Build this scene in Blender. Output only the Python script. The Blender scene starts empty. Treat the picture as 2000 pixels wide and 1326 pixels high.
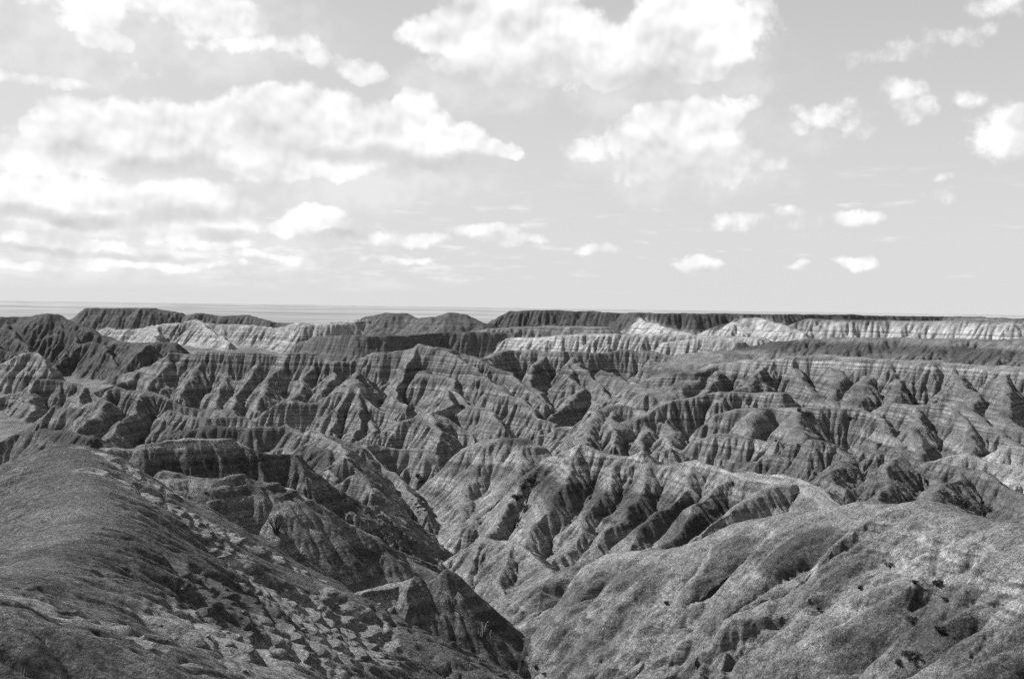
import bpy, math, time
import numpy as np
T0 = time.time()
C = bpy.context.scene
F32 = np.float32
DET = 0.8            # mesh density
R = math.radians

# ------------------------------------------------------------------ camera
PX = 1944.0
PITCH, ROLL = math.atan(63/PX), math.atan(0.0142)
cf = np.array([0, math.cos(PITCH), -math.sin(PITCH)])
r0 = np.array([1.0, 0, 0]); u0 = np.array([0, math.sin(PITCH), math.cos(PITCH)])
cr = r0*math.cos(ROLL)+u0*math.sin(ROLL)
cu = -r0*math.sin(ROLL)+u0*math.cos(ROLL)
def P(u, v, d):
    k = cf+cr*(u-1000)/PX+cu*(663-v)/PX
    k = k*d/k[1]
    return (k[0], k[1], k[2])
from mathutils import Matrix
cam = bpy.data.cameras.new('camera'); cam.sensor_width = 36; cam.lens = 35
cam.clip_start = 0.5; cam.clip_end = 200000
co = bpy.data.objects.new('camera', cam); C.collection.objects.link(co)
co.matrix_world = Matrix(((cr[0], cu[0], -cf[0], 0), (cr[1], cu[1], -cf[1], 0), (cr[2], cu[2], -cf[2], 0), (0, 0, 0, 1)))
C.camera = co

# ------------------------------------------------------------------ noise
def hsh(ix, iy, seed):
    h = ix.astype(np.uint32)*np.uint32(374761393) + iy.astype(np.uint32)*np.uint32(668265263) + np.uint32((seed*2654435769) & 0xffffffff)
    h ^= h >> np.uint32(13); h *= np.uint32(1274126177); h ^= h >> np.uint32(16)
    h *= np.uint32(2246822519); h ^= h >> np.uint32(15)
    return h
def h01(ix, iy, seed):
    return (hsh(ix, iy, seed) >> np.uint32(8)).astype(F32)*F32(1/16777216)
def perlin(x, y, seed=0):
    fx = np.floor(x); fy = np.floor(y)
    ix = fx.astype(np.int64); iy = fy.astype(np.int64)
    tx = (x-fx).astype(F32); ty = (y-fy).astype(F32)
    def g(dx, dy):
        a = h01(ix+dx, iy+dy, seed)*F32(2*math.pi)
        return np.cos(a)*(tx-dx)+np.sin(a)*(ty-dy)
    sx = tx*tx*tx*(tx*(tx*6-15)+10); sy = ty*ty*ty*(ty*(ty*6-15)+10)
    a = g(0, 0); b = g(1, 0); c = g(0, 1); d = g(1, 1)
    return ((a+(b-a)*sx)*(1-sy)+(c+(d-c)*sx)*sy)*F32(1.5)
def fbm(x, y, oct=3, seed=0):
    s = 0; a = 1.0
    for k in range(oct):
        s = s+a*perlin(x*(2.03**k)+k*17.3, y*(2.03**k)-k*9.7, seed+k); a *= 0.5
    return s
def sstep(a, b, x):
    t = np.clip((x-a)/(b-a), 0, 1); return t*t*(3-2*t)

# ------------------------------------------------------------------ landform skeletons: crest lines (u, v, distance)
# form, points, slope left, slope right (walking along the points), rounding, flat half-width, flare distance
RIDGES = []
def ridge(form, pts, sl=0.8, sr=None, r=1.0, w=0.0, D=120.0, cut=1e6, cs=1.0):
    md = sum(p[2] for p in pts)/len(pts)
    k = 1.0 if md < 185 else 1.2 if md < 460 else 1.3
    if sr is not None: sr *= k
    sl *= k
    RIDGES.append((form, np.array([P(*p) for p in pts]), sl, sl if sr is None else sr, r, w, D*5, cut, cs))

# ---- far
ridge('butte', [(60,640,2350),(120,632,2250),(150,622,2200),(178,602,2200),(300,601,2200),(345,611,2200),(368,618,2200),(388,611,2180),(430,618,2180),(478,615,2180),(520,626,2150),(570,634,2150)], 0.75, r=3, w=8, D=500)
ridge('pale_hills', [(190,648,1800),(210,638,1800),(225,645,1790),(270,641,1780),(300,633,1770),(345,631,1760),(385,622,1750),(405,631,1740),(470,634,1720),(540,640,1680),(590,630,1640),(640,630,1620),(700,624,1620)], 0.7, r=1)
ridge('pale_hills', [(385,622,1750),(420,650,1660),(450,668,1600)], 0.7)
ridge('pale_hills', [(300,633,1770),(310,655,1700),(300,670,1650)], 0.7)
ridge('pale_hills', [(560,636,1680),(575,655,1580),(600,668,1530)], 0.7)
ridge('pale_hills', [(590,636,1560),(615,632,1560),(660,632,1560),(700,628,1580),(720,622,1600)], 0.9)
ridge('grassy_hills', [(690,636,1640),(720,618,1620),(752,610,1620),(790,612,1620),(812,623,1600),(850,618,1580),(882,609,1580),(908,613,1580),(932,629,1560),(960,634,1600)], 0.5, r=6)
ridge('grassy_hills', [(600,665,1300),(630,657,1250),(700,655,1200),(750,656,1200),(800,654,1250),(860,650,1300),(930,648,1300),(1000,650,1300)], 0.5, 1.3, r=1, w=6)
ridge('far_mesa', [(940,640,1700),(968,625,1680),(1005,608,1660),(1050,606,1640),(1150,608,1620),(1215,612,1600),(1250,611,1560),(1300,612,1560),(1440,613,1560),(1560,614,1600),(1700,616,1700),(1850,618,1750),(2000,622,1500),(2100,632,1400)], 0.3, 0.75, r=2, w=6, D=400)
ridge('far_mesa', [(1245,616,1555),(1265,628,1480),(1300,637,1420),(1350,650,1360)], 0.6, r=2)
ridge('far_mesa', [(1390,640,1480),(1440,622,1470),(1480,620,1460),(1520,630,1420),(1570,650,1360)], 0.55, r=3)
ridge('far_mesa', [(1575,622,1500),(1640,624,1480),(1740,626,1450),(1850,627,1400),(1900,625,1360),(1980,630,1320),(2100,640,1300)], 0.3, 0.7, r=2, w=4)
ridge('bench', [(900,650,1420),(960,643,1400),(1010,638,1390),(1100,638,1380),(1170,638,1370),(1180,645,1360)], 0.3, 0.6, r=1, w=10)
ridge('pale_hills', [(1000,660,1280),(1100,655,1240),(1180,652,1220),(1260,652,1200),(1340,655,1180),(1420,657,1150),(1480,660,1120)], 0.5, 0.7, r=3, w=6)
ridge('pale_hills', [(1300,668,1120),(1350,663,1090),(1400,662,1070),(1440,668,1050)], 0.5, 1.0, r=1, w=5)
# ---- left dark mound
ridge('dark_mound', [(-60,625,1250),(0,618,1240),(60,617,1230),(82,612,1220),(110,612,1220),(130,621,1215),(170,640,1200),(210,660,1180),(240,668,1160),(340,668,1130)], 0.7, r=2)
ridge('dark_mound', [(95,614,1220),(150,655,1180),(152,672,1150),(118,705,1120),(110,722,1100)], 0.8)
ridge('dark_mound', [(152,672,1150),(190,665,1150),(205,680,1120),(235,715,1080)], 0.8)
ridge('dark_mound', [(240,668,1160),(290,672,1080),(270,690,1060),(245,718,1040)], 0.8)
ridge('dark_mound', [(0,622,1240),(40,665,1150),(52,670,1140),(60,685,1110)], 0.8)
ridge('dark_mound', [(-40,640,1200),(-20,665,1120),(20,690,1080)], 0.8)
ridge('slab_block', [(-40,720,960),(0,708,960),(40,692,960),(65,684,960),(75,690,955),(95,712,940),(112,730,930)], 0.9, r=0.5)
# ---- centre wall
ridge('fluted_wall', [(255,728,900),(300,713,880),(340,690,865),(362,692,862),(385,687,860),(400,688,858),(452,686,855),(472,690,852),(500,688,850),(545,694,846),(562,688,845),(590,687,842),(620,691,840),(640,706,830),(700,700,830),(745,690,825),(790,682,815),(822,672,800),(860,676,795),(905,690,790),(935,700,785),(970,690,800),(1000,684,810),(1050,684,810),(1100,688,800),(1160,690,800),(1220,680,815),(1280,690,800),(1345,705,770)], 0.7, 1.0, r=0.6, w=1.0, D=90)
ridge('fluted_wall', [(400,690,858),(372,740,830),(352,778,800)], 0.85, r=1.6, w=0.5)
ridge('fluted_wall', [(455,690,855),(440,740,830),(418,790,790)], 0.85, r=1.6, w=0.5)
ridge('fluted_wall', [(520,692,850),(480,745,820),(445,795,780)], 0.85, r=1.6, w=0.5)
ridge('fluted_wall', [(560,690,845),(525,745,810),(500,800,760)], 0.85, r=1.6, w=0.5)
ridge('fluted_wall', [(340,692,865),(320,725,840),(285,760,810)], 0.85, r=1.6, w=0.5)
ridge('fluted_wall', [(620,692,840),(600,740,810),(560,790,760)], 0.85, r=1.6, w=0.5)
ridge('fluted_wall', [(650,725,800),(648,740,780),(630,770,750)], 0.85, r=1.6, w=0.5)
ridge('low_hills', [(-30,780,790),(0,776,790),(40,760,800),(70,740,800),(100,745,800),(150,745,810),(180,762,800),(200,775,790)], 0.8, r=1)
ridge('low_hills', [(70,741,800),(50,790,760),(60,805,740)], 0.8)
ridge('low_hills', [(165,752,805),(160,775,770),(150,800,740)], 0.8)
ridge('low_hills', [(185,765,830),(240,745,860),(275,722,880),(310,716,880)], 0.6)
# triangular spur in front of the wall
ridge('pyramid_spur', [(500,820,700),(520,806,700),(555,781,705),(585,784,705),(625,786,705),(650,768,705),(678,751,705),(690,752,703),(720,780,690),(760,806,670),(800,840,640)], 1.0, r=0.5)
ridge('pyramid_spur', [(680,752,704),(668,790,685),(640,835,660)], 0.9, r=2)
ridge('pyramid_spur', [(700,760,700),(705,800,675),(690,840,650)], 0.9, r=2)
ridge('pyramid_spur', [(735,800,690),(728,830,660),(720,845,645)], 0.9, r=2)
ridge('fluted_wall', [(700,728,770),(690,745,745),(680,752,720)], 0.85, r=1.6, w=0.5)
# broad central spurs
ridge('central_spurs', [(822,674,800),(790,720,770),(770,760,740),(780,790,700)], 0.95, r=1.2)
ridge('central_spurs', [(860,680,795),(895,700,770),(930,720,740),(960,745,720),(1000,772,690),(1050,810,660),(1085,825,640)], 0.8, r=1.6, w=0.5)
ridge('central_spurs', [(905,690,790),(960,712,770),(1000,730,750),(1030,760,720),(1060,790,690)], 0.8, r=1.6, w=0.5)
ridge('central_spurs', [(830,722,760),(880,740,730),(900,770,700),(930,800,670)], 0.85, r=3)
ridge('central_spurs', [(1060,695,800),(1050,730,770),(1040,750,740),(1070,790,700)], 0.9, r=1.6, w=0.5)
ridge('central_spurs', [(1120,702,790),(1110,740,750),(1130,760,730),(1090,800,690),(1070,815,670)], 0.9, r=1.6, w=0.5)
ridge('central_spurs', [(1130,710,780),(1160,745,740),(1190,775,700)], 0.9, r=1.6, w=0.5)
ridge('central_spurs', [(1180,720,760),(1220,740,730),(1230,765,700),(1250,785,680)], 0.9, r=3)
ridge('central_spurs', [(1240,735,750),(1300,750,730)], 0.9, r=3)
ridge('pyramids', [(745,838,630),(775,825,630),(815,815,628),(850,805,625),(862,803,622),(880,820,615),(910,850,600),(935,880,580)], 0.9, r=0.6)
ridge('pyramids', [(858,804,622),(850,830,600),(860,860,570)], 0.9, r=2)
ridge('pyramids', [(868,760,680),(880,785,660),(862,803,630)], 0.9, r=2)
ridge('pyramids', [(910,790,650),(950,800,640),(985,840,610)], 0.9,r=1.5)
# ---- right mesa
ridge('table_mesa', [(1380,720,680),(1400,705,690),(1440,690,700),(1490,684,710),(1550,670,705),(1600,663,700),(1700,661,680),(1850,662,650),(2000,664,600),(2150,670,560)], 0.06, 0.3, r=2, w=8, D=300, cut=34)
ridge('table_mesa', [(1345,745,640),(1360,725,650),(1400,712,660),(1450,705,650),(1520,700,630),(1600,692,620),(1700,700,590),(1800,705,570),(1900,715,550),(2000,720,530),(2100,722,500)], 0.2, 0.85, r=2, w=3, D=300, cut=28, cs=0.5)
ridge('table_mesa', [(1360,722,655),(1330,755,640),(1300,785,620),(1280,800,600)], 0.95, r=2, w=1)
ridge('table_mesa', [(1400,725,640),(1395,745,620),(1350,790,590)], 0.95, r=2, w=1)
ridge('table_mesa', [(1500,705,635),(1470,740,600),(1430,760,585),(1400,790,565)], 0.8, r=1.5)
ridge('table_mesa', [(1560,720,615),(1570,750,580),(1600,770,560),(1640,800,540)], 1.0, r=2, w=1.5)
ridge('table_mesa', [(1640,710,605),(1625,745,575),(1640,790,545)], 1.0, r=2, w=1.5)
ridge('table_mesa', [(1690,722,590),(1690,750,560),(1670,780,545),(1655,800,535)], 1.0, r=2, w=1.5)
ridge('table_mesa', [(1760,720,580),(1750,760,545),(1730,790,525),(1715,815,510)], 1.0, r=2, w=1.5)
ridge('table_mesa', [(1870,720,555),(1880,760,520),(1900,800,490),(1940,860,455)], 1.0, r=2, w=1.5)
ridge('table_mesa', [(1960,722,535),(1960,770,500),(1985,820,470),(2020,880,440)], 1.0, r=2, w=1.5)
ridge('right_terraces', [(1230,820,560),(1290,795,570),(1340,780,575),(1400,765,580),(1480,765,575),(1540,770,560)], 0.8, 0.95, r=1.5, w=1.5)
ridge('right_terraces', [(1400,812,530),(1440,800,530),(1500,795,530),(1580,795,520),(1640,797,510),(1690,800,505)], 0.8, 1.0, r=1, w=1)
ridge('right_terraces', [(1690,800,505),(1730,830,480),(1760,870,455),(1790,890,440)], 0.95, r=1.5, w=1.5)
ridge('right_terraces', [(1720,800,520),(1760,788,510),(1820,790,495),(1870,785,490),(1900,800,480),(1950,850,450),(2000,880,430)], 0.8, 0.95, r=1.5, w=1.5)
ridge('right_terraces', [(1800,792,498),(1790,840,465),(1800,880,440)], 0.95, r=1.5, w=1.5)
ridge('right_terraces', [(1870,787,490),(1885,840,460),(1890,880,435)], 0.95, r=1.5, w=1.5)
ridge('right_terraces', [(1480,800,530),(1470,840,490),(1450,860,475)], 0.95, r=1.5, w=1.5)
ridge('right_terraces', [(1560,797,522),(1560,840,485),(1565,880,455)], 0.95, r=1.5, w=1.5)
# ---- mid hills
ridge('mid_hill', [(1050,860,600),(1080,835,600),(1110,828,595),(1150,795,590),(1175,787,588),(1220,788,585),(1250,800,580),(1290,815,570)], 0.9, r=3)
ridge('mid_hill', [(1170,790,588),(1160,830,550),(1130,865,520)], 0.9, r=3)
ridge('mid_hill', [(1190,800,580),(1200,830,545),(1195,865,515)], 0.9, r=3)
ridge('mid_hill', [(1250,805,580),(1255,840,545),(1260,880,505)], 0.9, r=3)
ridge('mid_hill', [(1290,815,570),(1310,850,530),(1335,880,495)], 0.9, r=3)
ridge('round_hill', [(1335,885,470),(1360,858,465),(1395,848,460),(1430,852,455),(1500,858,440),(1520,862,430)], 1.0, r=1)
ridge('round_hill', [(1275,885,400),(1300,876,400),(1320,885,400)], 1.0, r=1)
ridge('light_hill', [(838,985,405),(870,930,402),(925,872,400),(955,862,400),(985,860,398),(1020,862,396),(1050,872,393),(1085,890,388),(1110,900,385)], 0.95, r=4, w=2)
ridge('light_hill', [(940,868,400),(915,930,380),(890,1000,352),(880,1050,335)], 0.8, r=4)
ridge('light_hill', [(1010,868,396),(1020,900,380),(970,960,355),(925,1030,330)], 0.8, r=4)
ridge('fluted_ridge', [(1045,930,345),(1075,895,345),(1110,880,342),(1145,864,338),(1165,870,335),(1190,888,330),(1230,896,326),(1262,881,322),(1285,900,318),(1350,893,312),(1400,917,300),(1480,928,285),(1555,929,275),(1600,950,258),(1655,987,238)], 0.6, 0.8, r=1)
for b in ([(1075,893,345),(1040,935,338),(1000,985,325),(960,1035,308),(930,1058,300)],
          [(1145,868,336),(1120,930,318),(1080,985,303),(1040,1040,290),(1010,1075,280)],
          [(1215,898,326),(1200,940,312),(1150,1000,296),(1110,1060,280),(1075,1095,268)],
          [(1270,898,318),(1260,945,304),(1210,1010,286),(1170,1060,272),(1140,1095,262)],
          [(1350,900,310),(1335,950,294),(1280,1010,276),(1230,1060,262),(1200,1090,252)],
          [(1420,925,295),(1390,970,278),(1340,1020,262),(1300,1060,250)],
          [(1540,935,274),(1480,975,256),(1420,1010,244),(1370,1040,236)]):
    ridge('fluted_ridge', b, 0.9, r=1.8)
ridge('right_mid_hills', [(1440,905,360),(1500,893,355),(1560,870,350),(1590,861,348),(1625,868,342),(1660,882,335),(1700,872,332),(1740,885,325),(1800,905,315),(1850,915,305),(1900,925,295),(1960,960,280),(2000,972,270),(2100,985,250)], 0.7, r=3)
ridge('right_mid_hills', [(1660,884,335),(1640,920,310),(1650,960,285)], 0.8, r=2)
ridge('right_mid_hills', [(1740,887,325),(1740,930,295),(1720,975,265)], 0.8, r=2)
ridge('right_mid_hills', [(1850,917,305),(1830,950,280),(1820,985,260)], 0.8, r=2)
ridge('white_knoll', [(1700,875,400),(1740,895,395),(1780,905,390),(1830,888,385),(1885,878,380),(1910,890,375),(1960,905,365),(2020,925,350)], 0.7, r=1)
ridge('white_knoll', [(1900,905,420),(1950,870,415),(2000,880,405),(2060,900,390)], 0.8, r=1)
# ---- canyon spur and right foreground
ridge('canyon_spur', [(850,1120,244),(870,1104,242),(905,1070,238),(945,1048,233),(1000,1054,226),(1050,1084,214),(1092,1118,198)], 0.8, r=1)
ridge('canyon_spur', [(945,1050,233),(925,1120,220),(930,1180,205)], 0.8, r=1)
ridge('canyon_spur', [(1000,1056,226),(985,1130,205),(985,1200,186)], 0.8, r=1)
ridge('right_foreground_hill', [(1060,1140,205),(1092,1118,196),(1170,1097,184),(1240,1078,174),(1300,1074,167),(1400,1060,156),(1460,1050,150),(1515,1012,146),(1575,995,142),(1640,990,137),(1700,981,131),(1760,984,126),(1812,979,121),(1860,997,116),(1920,1010,110),(2000,1020,102),(2150,1035,92),(2400,1060,80)], 0.5, 0.6, r=4, D=200, cut=24, cs=0.3)
for b in ([(1175,1100,183),(1130,1160,172),(1060,1260,158)],
          [(1300,1078,166),(1250,1160,150),(1160,1290,138)],
          [(1460,1055,149),(1400,1150,133),(1320,1250,122),(1270,1330,116)],
          [(1640,995,136),(1590,1090,120),(1500,1200,108),(1430,1330,102)]):
    ridge('right_foreground_hill', b, 0.75, r=2)
# ---- left
ridge('left_ridge', [(60,848,560),(80,818,570),(100,790,580),(118,796,580),(150,797,575),(200,770,570),(225,756,565),(250,768,560),(290,764,560),(330,775,555),(370,790,550),(420,800,540),(465,803,530),(478,815,525)], 0.8, r=0.8)
ridge('left_ridge', [(225,757,565),(190,800,530),(150,850,490)], 0.85)
ridge('left_ridge', [(290,767,560),(240,815,510),(200,860,470)], 0.85)
ridge('left_ridge', [(330,800,520),(380,815,500),(460,812,495),(480,825,490)], 0.6, 1.0)
ridge('left_terraces', [(-40,870,430),(40,850,440),(100,838,440),(180,850,400)], 0.7)
ridge('left_terraces', [(330,850,420),(400,835,430),(480,838,430),(550,835,430),(575,828,430),(600,845,420),(660,860,410),(700,870,400)], 0.7)
ridge('left_terraces', [(575,828,430),(620,870,380),(640,900,350)], 0.8)
ridge('left_domes', [(560,865,400),(600,840,400),(640,860,385),(675,893,350)], 0.8)
ridge('left_domes', [(630,920,335),(655,898,340),(675,892,340),(700,910,338),(740,950,330),(770,980,322)], 0.9)
ridge('left_domes', [(610,940,310),(640,922,310),(660,940,305)], 1.0, r=2)
ridge('left_domes', [(670,950,300),(695,936,300),(715,938,298),(740,965,290)], 1.0, r=2)
ridge('left_domes', [(690,905,400),(720,870,420),(750,862,430),(790,870,430),(820,880,425),(850,890,420)], 0.8)
ridge('left_domes', [(720,872,420),(770,930,385),(830,1000,350)], 0.8)
ridge('left_domes', [(700,990,270),(750,988,272),(790,1010,278),(830,1050,285),(885,1088,292)], 0.8)
ridge('left_domes', [(705,1020,236),(725,1022,240),(760,1042,244),(830,1075,250),(860,1100,252)], 0.8)
ridge('ledge_ridge', [(215,872,205),(300,863,208),(400,850,215),(470,853,220),(500,868,220),(540,880,222),(585,886,224),(600,910,220)], 0.7, 0.9, r=0.6)
ridge('shoulder_ridge', [(330,915,168),(420,934,168),(480,921,172),(540,934,174),(590,966,176),(640,1008,180),(700,1048,186),(760,1078,190),(830,1104,194),(855,1115,196)], 0.7, 0.8, r=1.5)
ridge('left_foreground_hill', [(-500,1100,20),(-150,1200,36),(0,1138,52),(100,1080,72),(155,1010,95),(155,930,122),(130,868,152)], 0.45, 0.72, r=6)
ridge('left_foreground_hill', [(130,868,152),(180,885,148),(230,955,132),(330,985,134),(400,1015,136),(500,1095,138),(560,1118,140),(600,1136,141)], 0.95, 0.42, r=1)
ridge('left_foreground_hill', [(600,1136,141),(640,1150,142),(700,1152,146),(780,1128,152)], 1.0, 0.8, r=1)
ridge('gully_spur', [(780,1128,152),(805,1122,152),(830,1140,152),(870,1114,154),(920,1168,156),(970,1240,159),(1020,1326,163),(1050,1400,166)], 1.15, 0.85, r=1)
ridge('gully_spur', [(800,1128,150),(825,1155,150),(860,1190,150),(890,1250,151),(912,1313,152),(930,1400,153)], 1.0, 0.85, r=1)
ridge('left_foreground_hill', [(500,1225,112),(560,1205,118),(640,1192,122),(706,1192,127),(751,1252,128),(833,1320,130),(880,1400,131)], 0.75, 0.7, r=1)
ridge('near_knoll', [(-400,1150,42),(-100,1170,40),(0,1195,38),(100,1245,37),(240,1325,35),(420,1460,32)], 0.62, 0.5, r=4)

CAPROCK = [([(230,950,131),(330,985,134),(400,1015,136),(500,1095,138),(560,1118,140),(640,1150,142),(700,1152,147),(780,1128,156)], 7, 1),
           ([(400,1120),(450,1190),(420,1250),(560,1240),(640,1200),(715,1210)], 4.5, 1), ([(270,960),(350,1000),(430,1060),(520,1150)], 4, .8), ([(540,1290),(600,1275),(700,1260),(735,1220)], 4, .8), ([(250,890),(330,930),(420,975)], 4, .7), ([(480,1180),(560,1170),(650,1165)], 4, .8),
           ([(200,850,150),(280,880,145),(480,925,172),(590,966,176)], 5, 1), ([(215,868,205),(400,850,215),(470,853,220)], 4, 1),
           ([(1480,930,283),(1555,930,274),(1655,987,238)], 4, 1)]
BEDS = {'fluted_ridge': [(-61.5, -55, 1)], 'light_hill': [(-54.5, -51.5, 1), (-66, -62, .6)], 'gully_spur': [(-49.5, -47, .9), (-54, -51.5, .9)], 'shoulder_ridge': [(-44, -40.5, .8)], 'right_foreground_hill': [(-50, -46, .5)],
        'central_spurs': [(-51, -47, .7), (-60, -57, .5)], 'fluted_wall': [(-51, -49, .6), (-56, -55, .6), (-62, -60, .4)], 'table_mesa': [(-43, -40, .6), (-49, -46.5, .6)], 'left_terraces': [(-60, -52, .8)], 'ledge_ridge': [(-36, -33, .7)],
        'canyon_spur': [(-60, -57, .4)], 'mid_hill': [(-60, -58, .5)], 'right_terraces': [(-64, -61, .4)], 'left_domes': [(-52, -50, .5), (-59, -56, .4)], 'dark_mound': [(-42, -39, .6)], 'low_hills': [(-66, -63, .5)]}
CAPROCK.append(([(1400,712,660),(1450,705,650),(1520,700,630),(1600,692,620),(1700,700,590),(1800,705,570),(1900,715,550),(2000,720,530)], 16, .8))
PALE = {'pale_hills': (60, 80, .52), 'far_mesa': (-4, 3, .78), 'bench': (-48, -38, .6), 'white_knoll': (60, 80, .3), 'slab_block': (60, 80, .2), 'fluted_ridge': (60, 80, .16), 'light_hill': (60, 80, .2), 'canyon_spur': (60, 80, .2), 'left_domes': (60, 80, .16), 'left_terraces': (60, 80, .1), 'shoulder_ridge': (60, 80, .12), 'right_foreground_hill': (60, 80, .15), 'near_knoll': (60, 80, .2)}
DARK_TONE = {'dark_mound': 0.75, 'grassy_hills': 0.6, 'butte': 0.6, 'right_mid_hills': 0.45, 'left_foreground_hill': 0.42, 'gully_spur': 0.3, 'left_terraces': 0.5, 'right_foreground_hill': 0.0, 'near_knoll': 0.05, 'left_ridge': 0.3, 'left_domes': 0.2, 'shoulder_ridge': 0.3, 'ledge_ridge': 0.4}  # amount of mottled darker tone on each landform
PATCHES = [([(1400,1125),(1440,1070)], 5, .75), ([(1530,1085),(1578,1055)], 4, .9), ([(1620,1120),(1690,1085)], 4, .5), ([(1690,1270),(1740,1210),(1800,1200),(1830,1280)], 5, .7), ([(1190,1115),(1270,1150)], 4, .6), ([(200,1090),(300,1110),(420,1140)], 9, .8), ([(300,1040),(360,1090)], 6, .7), ([(560,960),(500,945)], 5, .6),([(60,1150),(200,1215),(420,1310)], 2, .5)]  # patches of darker tone; the last paints the shade of the bottom-left swale

MESA_U = [0,1100,1190,1232,1248,1270,1330,1400,1440,1500,1560,1580,1900,2100]
MESA_Z = [-100,-70,-44,-28,-10,-14,-30,-30,-9,-9,-26,-14,-12,-13]

CALM = {'right_foreground_hill': (0.12, 0.5), 'left_foreground_hill': (0.25, 0.55), 'near_knoll': (0.15, 0.35), 'gully_spur': (0.3, 0.7), 'fluted_ridge': (0.55, 0.9), 'light_hill': (0.45, 0.9), 'canyon_spur': (0.5, 0.8), 'shoulder_ridge': (0.6, 1), 'ledge_ridge': (0.7, 1), 'right_mid_hills': (0.7, 1), 'left_domes': (1, 1), 'far_mesa': (.9, .6), 'pale_hills': (1, .7), 'butte': (.8, .8), 'grassy_hills': (.7, .7)}
RILLS = [([(1839,1062),(1827,1114),(1797,1159),(1786,1185)], 1.1, .9), ([(1880,1077),(1839,1112)], .9, .7), ([(1600,1075),(1547,1129),(1509,1189),(1483,1241),(1455,1309)], 2.4, 2.3), ([(1951,1204),(1921,1245),(1898,1275),(1853,1294)], 1.3, 1.1),
         ([(1618,1215),(1562,1241),(1502,1286)], 1.6, 1.0), ([(1286,1140),(1264,1178),(1211,1234),(1181,1279)], 2.8, 2.4), ([(1099,1144),(1073,1197),(1040,1240)], 2.2, 2.3), ([(1185,1125),(1120,1230),(1090,1280)], 2.1, 2.0), ([(1420,1110),(1360,1200),(1330,1290)], 2.2, 2.0),
         ([(1350,1100),(1300,1200),(1262,1290)], 2, 1.9), ([(1700,1080),(1640,1150),(1580,1210)], 1.6, 1.0), ([(1900,1090),(1870,1150),(1850,1200)], .9, .6), ([(1940,1080),(1900,1160)], .8, .5), ([(1400,1210),(1390,1260),(1385,1320)], 1, 1.2), ([(1440,1230),(1432,1270),(1425,1320)], .8, 1),
         ([(0,1250),(150,1285),(240,1326)], .4, .25), ([(0,1290),(100,1310)], .35, .2), ([(60,1160),(250,1235),(420,1320)], .9, .5), ([(200,1120),(380,1190),(520,1290)], .9, .5), ([(120,1150),(330,1230),(480,1318)], .6, .3), ([(300,1130),(450,1210),(560,1290)], .8, .4),
         ([(750,1165),(765,1200),(770,1235)], .8, .7), ([(780,1165),(800,1200),(805,1240)], .7, .6), ([(730,1190),(750,1230)], .7, .6)]

LONG = {'right_foreground_hill': [(23, 4.5, 18, 81), (9, 2.7, 11, 82), (3.6, 0.6, 7, 83)], 'left_foreground_hill': [(9, 0.9, 12, 84), (3.1, 0.5, 6, 85)], 'near_knoll': [(2.2, 0.3, 4, 86), (0.9, 0.13, 3, 87)], 'canyon_spur': [(9, 1.2, 9, 88)], 'gully_spur': [(6, .6, 7, 89)]}
CUMULUS = [(120,480,150,18,.6),(380,470,130,16,.55),(60,520,120,10,.45),(300,515,160,10,.45),(560,500,120,10,.4),(760,505,90,8,.35),(1000,470,60,10,.35),(150,245,85,52,1),(250,240,95,52,1),(85,262,50,38,1),(335,245,95,52,1),(425,245,65,50,1),(200,295,170,50,.9),(50,315,90,40,.9),(330,300,120,45,.9),
 (500,235,85,58,1),(540,208,62,38,1),(600,235,95,60,1),(652,208,62,38,1),(705,245,95,55,1),(765,255,90,50,1),(815,208,46,40,1),(832,248,62,50,1),(885,272,60,35,.9),(955,297,55,18,.8),(1000,305,22,10,.8),(520,310,120,50,.9),(640,320,110,40,.8),(800,310,110,30,.6),
 (60,390,95,40,.8),(200,382,140,42,.9),(350,382,115,35,.8),(450,402,80,30,.7),(120,430,170,28,.6),(330,440,120,24,.5),
 (605,430,62,30,1),(560,440,50,20,.8),(672,452,42,18,.7),(480,432,60,20,.6),(725,465,90,14,.5),(935,455,80,14,.5),(820,470,70,14,.5),
 (868,60,75,45,1),(950,55,120,75,1.2),(1080,85,140,80,1.2),(1200,105,120,62,1.2),(1310,90,140,75,1.2),(1400,60,100,60,1),(1000,-30,170,70,1.2),(1340,120,90,50,1),(1330,-20,80,60,1.1),(1460,40,60,60,.4),(940,130,90,30,.3),
 (1275,240,60,45,.8),(1335,232,75,42,.9),(1395,235,60,35,.8),(1230,272,60,38,.7),(1150,292,70,20,.4),(1335,292,135,48,.8),(1450,302,60,30,.7),(1510,322,45,16,.4),(1400,342,80,25,.5),(1250,332,70,24,.4),(1430,205,50,20,.3),
 (1600,222,50,16,.3),(1685,240,40,22,.35),(1640,210,50,14,.3),(1750,178,34,22,.45),(1790,212,30,22,.4),(1720,112,70,18,.35),(1865,72,60,16,.35),(1985,252,65,50,.7),(1890,190,30,14,.25),(1540,252,25,12,.25),(1960,15,60,14,.25),
 (170,15,70,40,.7),(60,-10,120,20,.4),(195,72,50,22,.7),(235,80,26,16,.6),(60,155,90,12,.35),(250,130,40,30,.25),(430,35,120,38,.6),(350,0,150,25,.6),(470,85,90,18,.35),(570,85,60,26,.5),(620,112,50,18,.4),(705,132,56,22,.75),(290,145,24,8,.2),
 (1362,508,46,17,.8),(1328,516,32,9,.6),(1170,490,36,11,.6),(1682,518,36,13,.7),(1560,517,20,9,.5),(1545,420,20,10,.4),(1660,428,48,17,.6),(1440,436,60,16,.4),(1560,440,60,12,.3),(1845,345,15,9,.25),(1840,380,25,10,.25)]
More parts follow.
